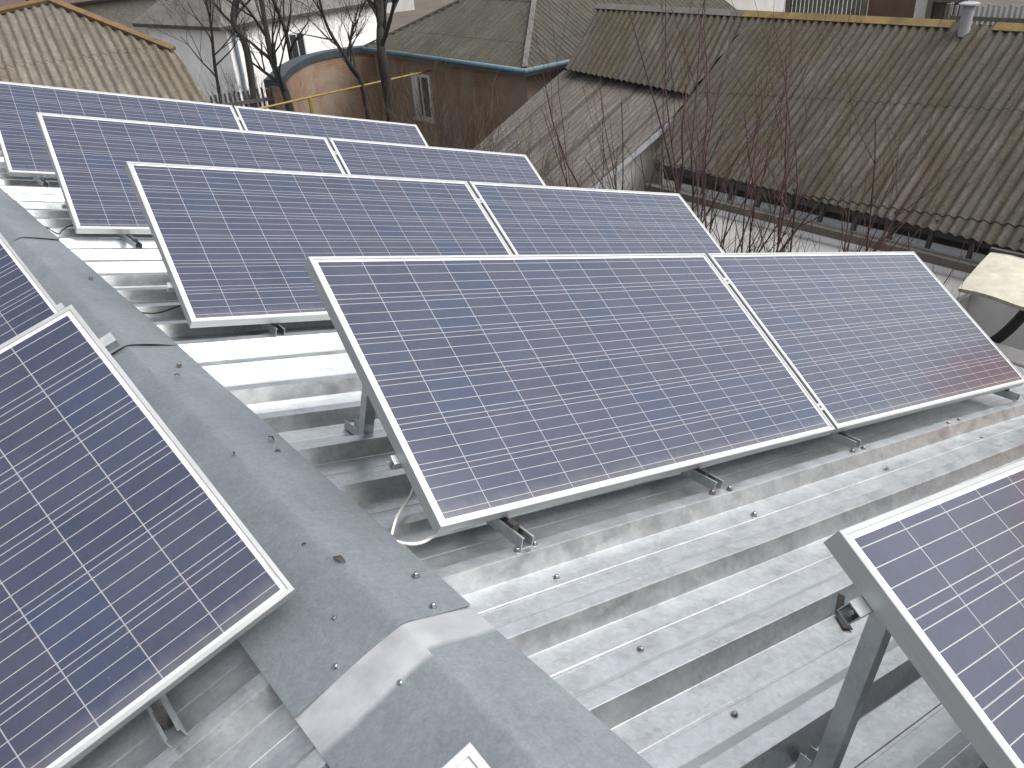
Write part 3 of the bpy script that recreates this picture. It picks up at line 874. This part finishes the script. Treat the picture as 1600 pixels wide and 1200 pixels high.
dirv = (Vector((19.6, 32.6, 0)) - Vector((11.95, 31.0, 0))).normalized(); nrm = Vector((dirv.y, -dirv.x, 0))
def on_wall(d, z): return Vector((11.95, 31.0, 0)) + dirv*d + nrm*.03 + Vector((0,0,z))
for d in (3.0,):
    m_ = MB(); m_.bar(on_wall(d, -3.2), on_wall(d, -2.25), .75, .06, nrm); f_ = m_.build('window', M['frame_white'], wh)
    m_ = MB(); m_.bar(on_wall(d - .17, -3.14) + nrm*.035, on_wall(d - .17, -2.31) + nrm*.035, .28, .02, nrm); m_.bar(on_wall(d + .17, -3.14) + nrm*.035, on_wall(d + .17, -2.31) + nrm*.035, .28, .02, nrm); m_.build('pane', M['pane'], f_)
m_ = MB(); m_.tube([on_wall(.25, -4.6) + nrm*.05, on_wall(.25, -1.75) + nrm*.05], .07, 8); m_.build('downpipe', M['blue_pale'], wh)
m_ = MB(); m_.tube([on_wall(.75, -4.6) + nrm*.05, on_wall(.75, -1.75) + nrm*.05], .05, 8); m_.build('downpipe', M['pipe_grey'], wh)
dl = (Vector((10.9, 36.5, 0)) - Vector((11.95, 31.0, 0))).normalized(); nl_ = Vector((-dl.y, dl.x, 0))
def on_l(d, z): return Vector((11.95, 31.0, 0)) + dl*d + nl_*.03 + Vector((0,0,z))
for d in ():
    m_ = MB(); m_.bar(on_l(d, -3.1), on_l(d, -2.2), .5, .06, nl_); f_ = m_.build('window', M['wood_dark'], wh)
    m_ = MB(); m_.bar(on_l(d, -3.35) + nl_*.05, on_l(d, -3.28) + nl_*.05, .95, .12, nl_); m_.build('sill', M['frame_white'], f_)

# --- far brown-roofed houses
def gable_house(name, lab_, x, y, wx_, wy_, zt, zr2, rot, rm, wm, win=(-.5, 0, .5)):
    h_ = empty(name, Matrix.Translation((x, y, GZ)) @ Matrix.Rotation(rot, 4, 'Z')); tag(h_, lab_, 'house')
    a, b = wx_/2, wy_/2; e_ = zt - GZ; rr_ = zr2 - GZ
    m_ = MB(); m_.add([(-a,-b,-.2), (a,-b,-.2), (a,b,-.2), (-a,b,-.2), (-a,-b,e_), (a,-b,e_), (a,b,e_), (-a,b,e_), (-a,0,rr_ - .1), (a,0,rr_ - .1)],
                      [(0,1,5,4), (2,3,7,6), (1,2,6,9,5), (3,0,4,8,7), (3,2,1,0)])
    m_.build('wall', M[wm], h_)
    o_ = .4; dzs = (rr_ - e_)/b*o_
    m_ = MB(); m_.add([(-a-o_, -b-o_, e_-dzs), (a+o_, -b-o_, e_-dzs), (-a-o_, 0, rr_), (a+o_, 0, rr_), (-a-o_, b+o_, e_-dzs), (a+o_, b+o_, e_-dzs)], [(0,1,3,2), (2,3,5,4)])
    r_ = m_.build('roof', M[rm], h_); sm_ = r_.modifiers.new('thick', 'SOLIDIFY'); sm_.thickness = .14
    m_ = MB(); m_.box((-.3 + a*.4, -.25, rr_ - .5), (.3 + a*.4, .25, rr_ + .7)); m_.build('chimney', M['brick'], r_)
    for sx_ in win:
        m_ = MB(); m_.box((sx_*a - .45, -b - .04, e_*.38), (sx_*a + .45, -b + .02, e_*.80)); f2 = m_.build('window', M['frame_white'], h_)
        m_ = MB(); m_.box((sx_*a - .37, -b - .055, e_*.38 + .08), (sx_*a + .37, -b - .042, e_*.80 - .08)); m_.build('pane', M['pane'], f2)
    return h_
gable_house('brown_house', 'far house with a dull brown roof at the top left corner', 13.5, 56, 12, 9, -1.2, 1.7, R(12), 'tile_brown', 'wood_grey', ())
gable_house('far_house', 'pale slate roofed house beyond the ridge of the dark roof', 29, 24, 9, 9, -1.9, .9, R(90), 'slate_mid', 'plaster')
gable_house('terracotta_house', 'house with a light terracotta roof off to the right, reflected in the panels', 26, -8.7, 16, 11.4, -.3, 3.2, R(-90), 'terracotta', 'salmon')
gable_house('back_house', 'grey roofed house in the far background left of the trees', 30, 62, 14, 9, -1.4, 1.6, R(-8), 'felt', 'plaster')

# --- fence and gate beyond the ridge at the top right
def board_fence(name, lab_, p, q, z0, z1, bw, gap, mat, cat='fence', pm='wood_grey'):
    r_ = empty(name, Matrix.Translation(p)); tag(r_, lab_, cat)
    d = Vector(q) - Vector(p); L = d.length; d.normalize()
    m_ = MB(); t_ = 0; rr_ = random.Random(int(L*100)); nv = d.cross(Vector((0,0,1)))
    while t_ < L:
        a = d*t_; zz = z1 + rr_.uniform(-.03, .03)
        m_.bar(a + Vector((0,0,z0)), a + Vector((0,0,zz)), bw, .025, nv); t_ += bw + gap
    m_.build('boards', mat, r_)
    m_ = MB(); m_.bar(nv*.045 + Vector((0,0,z1 - .25)), nv*.045 + d*L + Vector((0,0,z1 - .25)), .04, .08); m_.build('fence_rail', M[pm], r_)
    k_ = max(2, int(L/2) + 1)
    for i in range(k_):
        a = d*(L*i/(k_ - 1)) + nv*.11
        m_ = MB(); m_.bar(a + Vector((0,0,z0)), a + Vector((0,0,z1 + .02)), .09, .09, nv); m_.build('post', M[pm], r_)
    return r_
board_fence('board_fence', 'grey green board fence seen over the ridge left of the brown gate', (20, 13.0, 0), (20, 10.85, 0), GZ, -.75, .09, .03, M['fence_green'])
gt = empty('gate', Matrix.Translation((20, 10.2, 0))); tag(gt, 'brown metal gate beyond the ridge beside a pale post', 'gate')
m_ = MB(); m_.box((-.03, -.55, GZ), (.0, .6, -.75)); m_.build('leaf_panel', M['gate'], gt)
m_ = MB(); m_.bar((-.05, -.55, -.9), (-.05, .6, -.9), .03, .08); m_.bar((-.05, -.55, -2.5), (-.05, .6, -2.5), .03, .08); m_.build('gate_rail', M['gate'], gt)
m_ = MB(); m_.box((19.9, 9.3, GZ), (20.15, 9.55, -.6)); m_.box((19.87, 9.27, -.6), (20.18, 9.58, -.54)); o = m_.build('gate_post', M['plaster'], None); tag(o, 'pale square gate post beside the brown gate', 'post')
board_fence('board_fence', 'dark board fence between the pale gate post and the flue pipe', (20, 9.25, 0), (20, 8.5, 0), GZ, -.8, .11, .01, M['fence_dark'])
board_fence('picket_fence', 'grey picket fence at the top right right of the flue pipe', (19.0, 8.3, 0), (19.0, 2.0, 0), GZ, -1.0, .06, .05, M['pipe_grey'])
m_ = MB(); m_.box((24, 1, GZ), (30, 8.0, 1.0)); m_.box((23.6, .6, 1.0), (30.4, 8.4, 1.15)); o = m_.build('outbuilding', M['plaster_white'], None); tag(o, 'white flat roofed outbuilding behind the picket fence at the top right corner', 'building')
# wooden fence between shed and brick wing
board_fence('wooden_fence', 'dark low picket fence below the white house, behind the farthest panels', (6.4, 19.7, 0), (8.25, 19.2, 0), GZ, -1.98, .05, .06, M['wood_dark'])

# ------------------------------------------------------------------ bare trees and shrubs
def grow(mb, p, d, r, L, depth, rr, up=.12, spread=.55, nseg=5, tips=None, minr=.0025, kids=(2, 4)):
    pts = [Vector(p)]; dv = Vector(d).normalized(); rad = [r]
    for i in range(nseg):
        dv = (dv + Vector((rr.gauss(0, .10), rr.gauss(0, .10), rr.gauss(0, .06) + up*.35))).normalized()
        pts.append(pts[-1] + dv*(L/nseg)); rad.append(max(minr, r*(1 - .62*(i + 1)/nseg)))
    mb.tube(pts, rad, 6 if r > .03 else (4 if r > .008 else 3), cap=False)
    if depth > 0:
        k = rr.randint(*kids)
        for j in range(k):
            f = rr.uniform(.35, 1.0) if j else 1.0
            idx = min(nseg, max(1, int(f*nseg)))
            b = pts[idx]; ax = dv.orthogonal(); ax.rotate(Matrix.Rotation(rr.uniform(0, 6.28), 3, dv))
            nd = (dv*math.cos(spread*rr.uniform(.5, 1.3)) + ax.normalized()*math.sin(spread*rr.uniform(.5, 1.3)) + Vector((0,0,up))).normalized()
            grow(mb, b, nd, rad[idx]*rr.uniform(.6, .85), L*rr.uniform(.55, .85), depth - 1, rr, up, spread, nseg, tips, minr, kids)
def tree(name, lab_, pts, r0, seed, mat, depth=4, L=1.4, cat='tree', spread=.6, group=None, nb=7, start=.3):
    """trunk along the given points, crown of bare limbs"""
    rr = random.Random(seed); t_ = empty(name, Matrix.Translation(pts[0])); tag(t_, lab_, cat, group)
    P = smooth_path([Vector(p) - Vector(pts[0]) for p in pts], 5); n = len(P)
    r0 *= .72; nb += 3; m_ = MB(); rad = [r0*(1 - .7*i/(n - 1))*(1 + .1*rr.uniform(-1, 1)) for i in range(n)]
    m_.tube(P, rad, 9); m_.build('trunk', mat, t_, smooth=True)
    c_ = MB()
    for i in range(nb):
        f = start + (1 - start)*i/(nb - 1); idx = min(n - 1, int(f*(n - 1)))
        tn = (P[min(n-1, idx + 1)] - P[idx - 1]).normalized(); ax = tn.orthogonal(); ax.rotate(Matrix.Rotation(rr.uniform(0, 6.28), 3, tn))
        d = (tn*.75 + ax.normalized()*rr.uniform(.4, .9)).normalized() if i < nb - 1 else tn
        grow(c_, P[idx], d, rad[idx]*.6, L*rr.uniform(.7, 1.25), depth - 1, rr, spread=spread)
    c_.build('crown', mat, t_, smooth=True)
    return t_
TG = 'bare trees before the white house'
tree('bare_tree', 'leaning bare tree at the left end of the brick wing', [(8.25, 18.4, GZ), (8.24, 18.41, -2.32), (8.3, 19.0, -1.4), (8.66, 19.8, -.16), (8.8, 20.2, 1.2)], .16, 1, M['bark'], 5, 1.3, group=TG)
tree('bare_tree', 'forked bare tree rising behind the coping of the brick wing', [(10.3, 26.0, GZ), (10.6, 26.1, -2.0), (10.5, 26.4, -1.0), (11.3, 26.4, .6), (11.5, 26.6, 2.0)], .17, 2, M['bark'], 5, 1.5, group=TG, start=.4, nb=9)
tree('bare_tree', 'thin bare tree between the forked one and the big dark trunk', [(12.2, 26.6, GZ), (12.25, 26.6, -1.8), (12.1, 26.8, -.6), (12.4, 27.0, 1.0)], .12, 3, M['bark'], 5, 1.4, group=TG)
tree('bare_tree', 'thickest dark bare trunk in front of the corner of the brick house', [(9.9, 16.5, GZ), (9.8, 16.4, -1.9), (9.85, 16.5, -1.0), (10.35, 17.04, -.1), (10.5, 17.2, 1.3)], .20, 4, M['bark'], 5, 1.5, group=TG, start=.45)
tree('bare_tree', 'slender bare tree leaning left before the brick wing', [(10.0, 17.8, GZ), (9.9, 17.7, -2.2), (9.7, 17.9, -1.5), (9.5, 18.3, -.7), (9.5, 18.5, .4)], .10, 5, M['bark'], 5, 1.1, group=TG)
tree('bare_tree', 'bare twiggy tree in front of the white house wall', [(10.4, 29.0, GZ), (10.5, 28.9, -2.6), (10.7, 28.9, -1.2), (10.8, 29.2, .4)], .10, 6, M['bark'], 5, 1.5, group=TG)
tree('bare_tree', 'bare tree far off beyond the roof of the brown house', [(7.5, 40, GZ), (7.6, 40, -1.5), (7.8, 40.3, 1.0), (8.0, 40.5, 3.0)], .2, 7, M['bark'], 4, 2.2, group=TG)

def shrub(lab_, x, y, ztop, nst, seed, mat, spread=.25, r=.018, group='bare red stemmed shrubs', twig=2, cat='shrub', name='bare_shrub', jit=.12):
    rr = random.Random(seed); t_ = empty(name, Matrix.Translation((x, y, GZ))); tag(t_, lab_, cat, group)
    H = ztop - GZ
    for i in range(nst):
        m_ = MB()
        a = rr.uniform(0, 6.28); lean = rr.uniform(.2, 1)*spread*1.5
        p = Vector((math.cos(a)*jit*rr.random(), math.sin(a)*jit*rr.random(), -.05)); hh = H*rr.uniform(.72, 1.0)
        d = Vector((math.cos(a)*lean, math.sin(a)*lean, 1)).normalized()
        pts = [p]; ns = 9; rad = [r*rr.uniform(.7, 1.2)]
        r_0 = rad[0]
        for k in range(ns):
            d = (d + Vector((rr.gauss(0, .11), rr.gauss(0, .11), .07))).normalized()
            pts.append(pts[-1] + d*(hh/ns)); rad.append(r_0*(1 - .80*(k + 1)/ns))
        m_.tube(pts, rad, 6, cap=False)
        for k in range(4, ns):
            if rr.random() < .85:
                ax = d.orthogonal(); ax.rotate(Matrix.Rotation(rr.uniform(0, 6.28), 3, d))
                grow(m_, pts[k], (d + ax.normalized()*rr.uniform(.35, .8)), rad[k]*.65, hh*rr.uniform(.14, .30), twig - 1, rr, up=.2, spread=.45, nseg=4, kids=(1, 3), minr=.0022)
        m_.build('stem', mat, t_, smooth=True)
    return t_
RS = 'bare red stemmed shrubs'
SH = [
 ('two stemmed red shrub nearest the corner of the third row panel', 7.0, 6.55, -.35, 3, .10),
 ('slim red shrub left of the pale yard wall gap', 7.05, 6.15, -.30, 3, .10),
 ('branching red shrub in front of the lean-to verge', 7.0, 5.7, -.15, 4, .14),
 ('tall red shrub before the left eave of the dark roof', 7.0, 5.25, .35, 5, .2),
 ('tallest red shrub reaching over the middle of the dark roof', 7.0, 4.55, .95, 9, .24),
 ('dense brown shrub by the right end of the second row', 6.6, 4.3, -.7, 10, .20),
 ('many stemmed red shrub right of the dense brown one', 7.0, 3.85, .55, 6, .26),
 ('red shrub before the bracketed house wall', 7.0, 3.25, -.1, 5, .28),
 ('low red shrub over the top edge of the right front panel', 7.0, 2.75, -.7, 4, .28),
 ('thin shrub with bare twigs beside the pale canopy', 7.1, 2.25, -.9, 3, .2),
 ('lowest shrub twigs at the side of the right front panel', 7.2, 1.75, -1.75, 4, .25)]
for i, (l_, x, y, zt_, n_, sp__) in enumerate(SH):
    shrub(l_, x, y, zt_, n_, 20 + i, M['twig_red'] if i not in (5,) else M['twig_grey'], sp__, .022 if i != 5 else .032)
BR = [(7.6, 9.2, -2.3), (7.7, 10.2, -2.1), (7.9, 11.2, -1.95), (8.1, 12.0, -2.0), (8.4, 12.8, -2.1), (7.2, 8.4, -2.35), (8.9, 13.6, -2.2), (9.6, 14.6, -2.4), (10.6, 15.6, -2.2), (8.6, 15.2, -2.5), (7.6, 20.6, -2.2), (8.6, 21.5, -2.4), (9.4, 23.5, -2.9)]
BL = ['leftmost grey bramble at the foot of the lean-to roof', 'grey bramble beside the leftmost one at the lean-to', 'grey bramble below the right half of the brick wall', 'grey bramble right below the brick wall corner',
      'grey bramble in the middle below the brick wall', 'grey bramble just above the third row panel corner', 'grey bramble beneath the white framed window', 'dark bramble at the end of the farthest panel row',
      'bramble against the brick wall near the window', 'bramble behind the farthest panels under the gas pipe', 'dry bramble behind the low picket fence', 'grey bramble between picket fence and brick wing', 'bramble at the foot of the white house wall']
for i, ((x, y, zt_), l_) in enumerate(zip(BR, BL)):
    shrub(l_, x, y, zt_ + .25, 20, 60 + i, M['twig_grey'] if i % 3 else M['dry'], .35, .012, 'grey brambles before the brick wall', 3, 'bramble', 'bramble', .55)
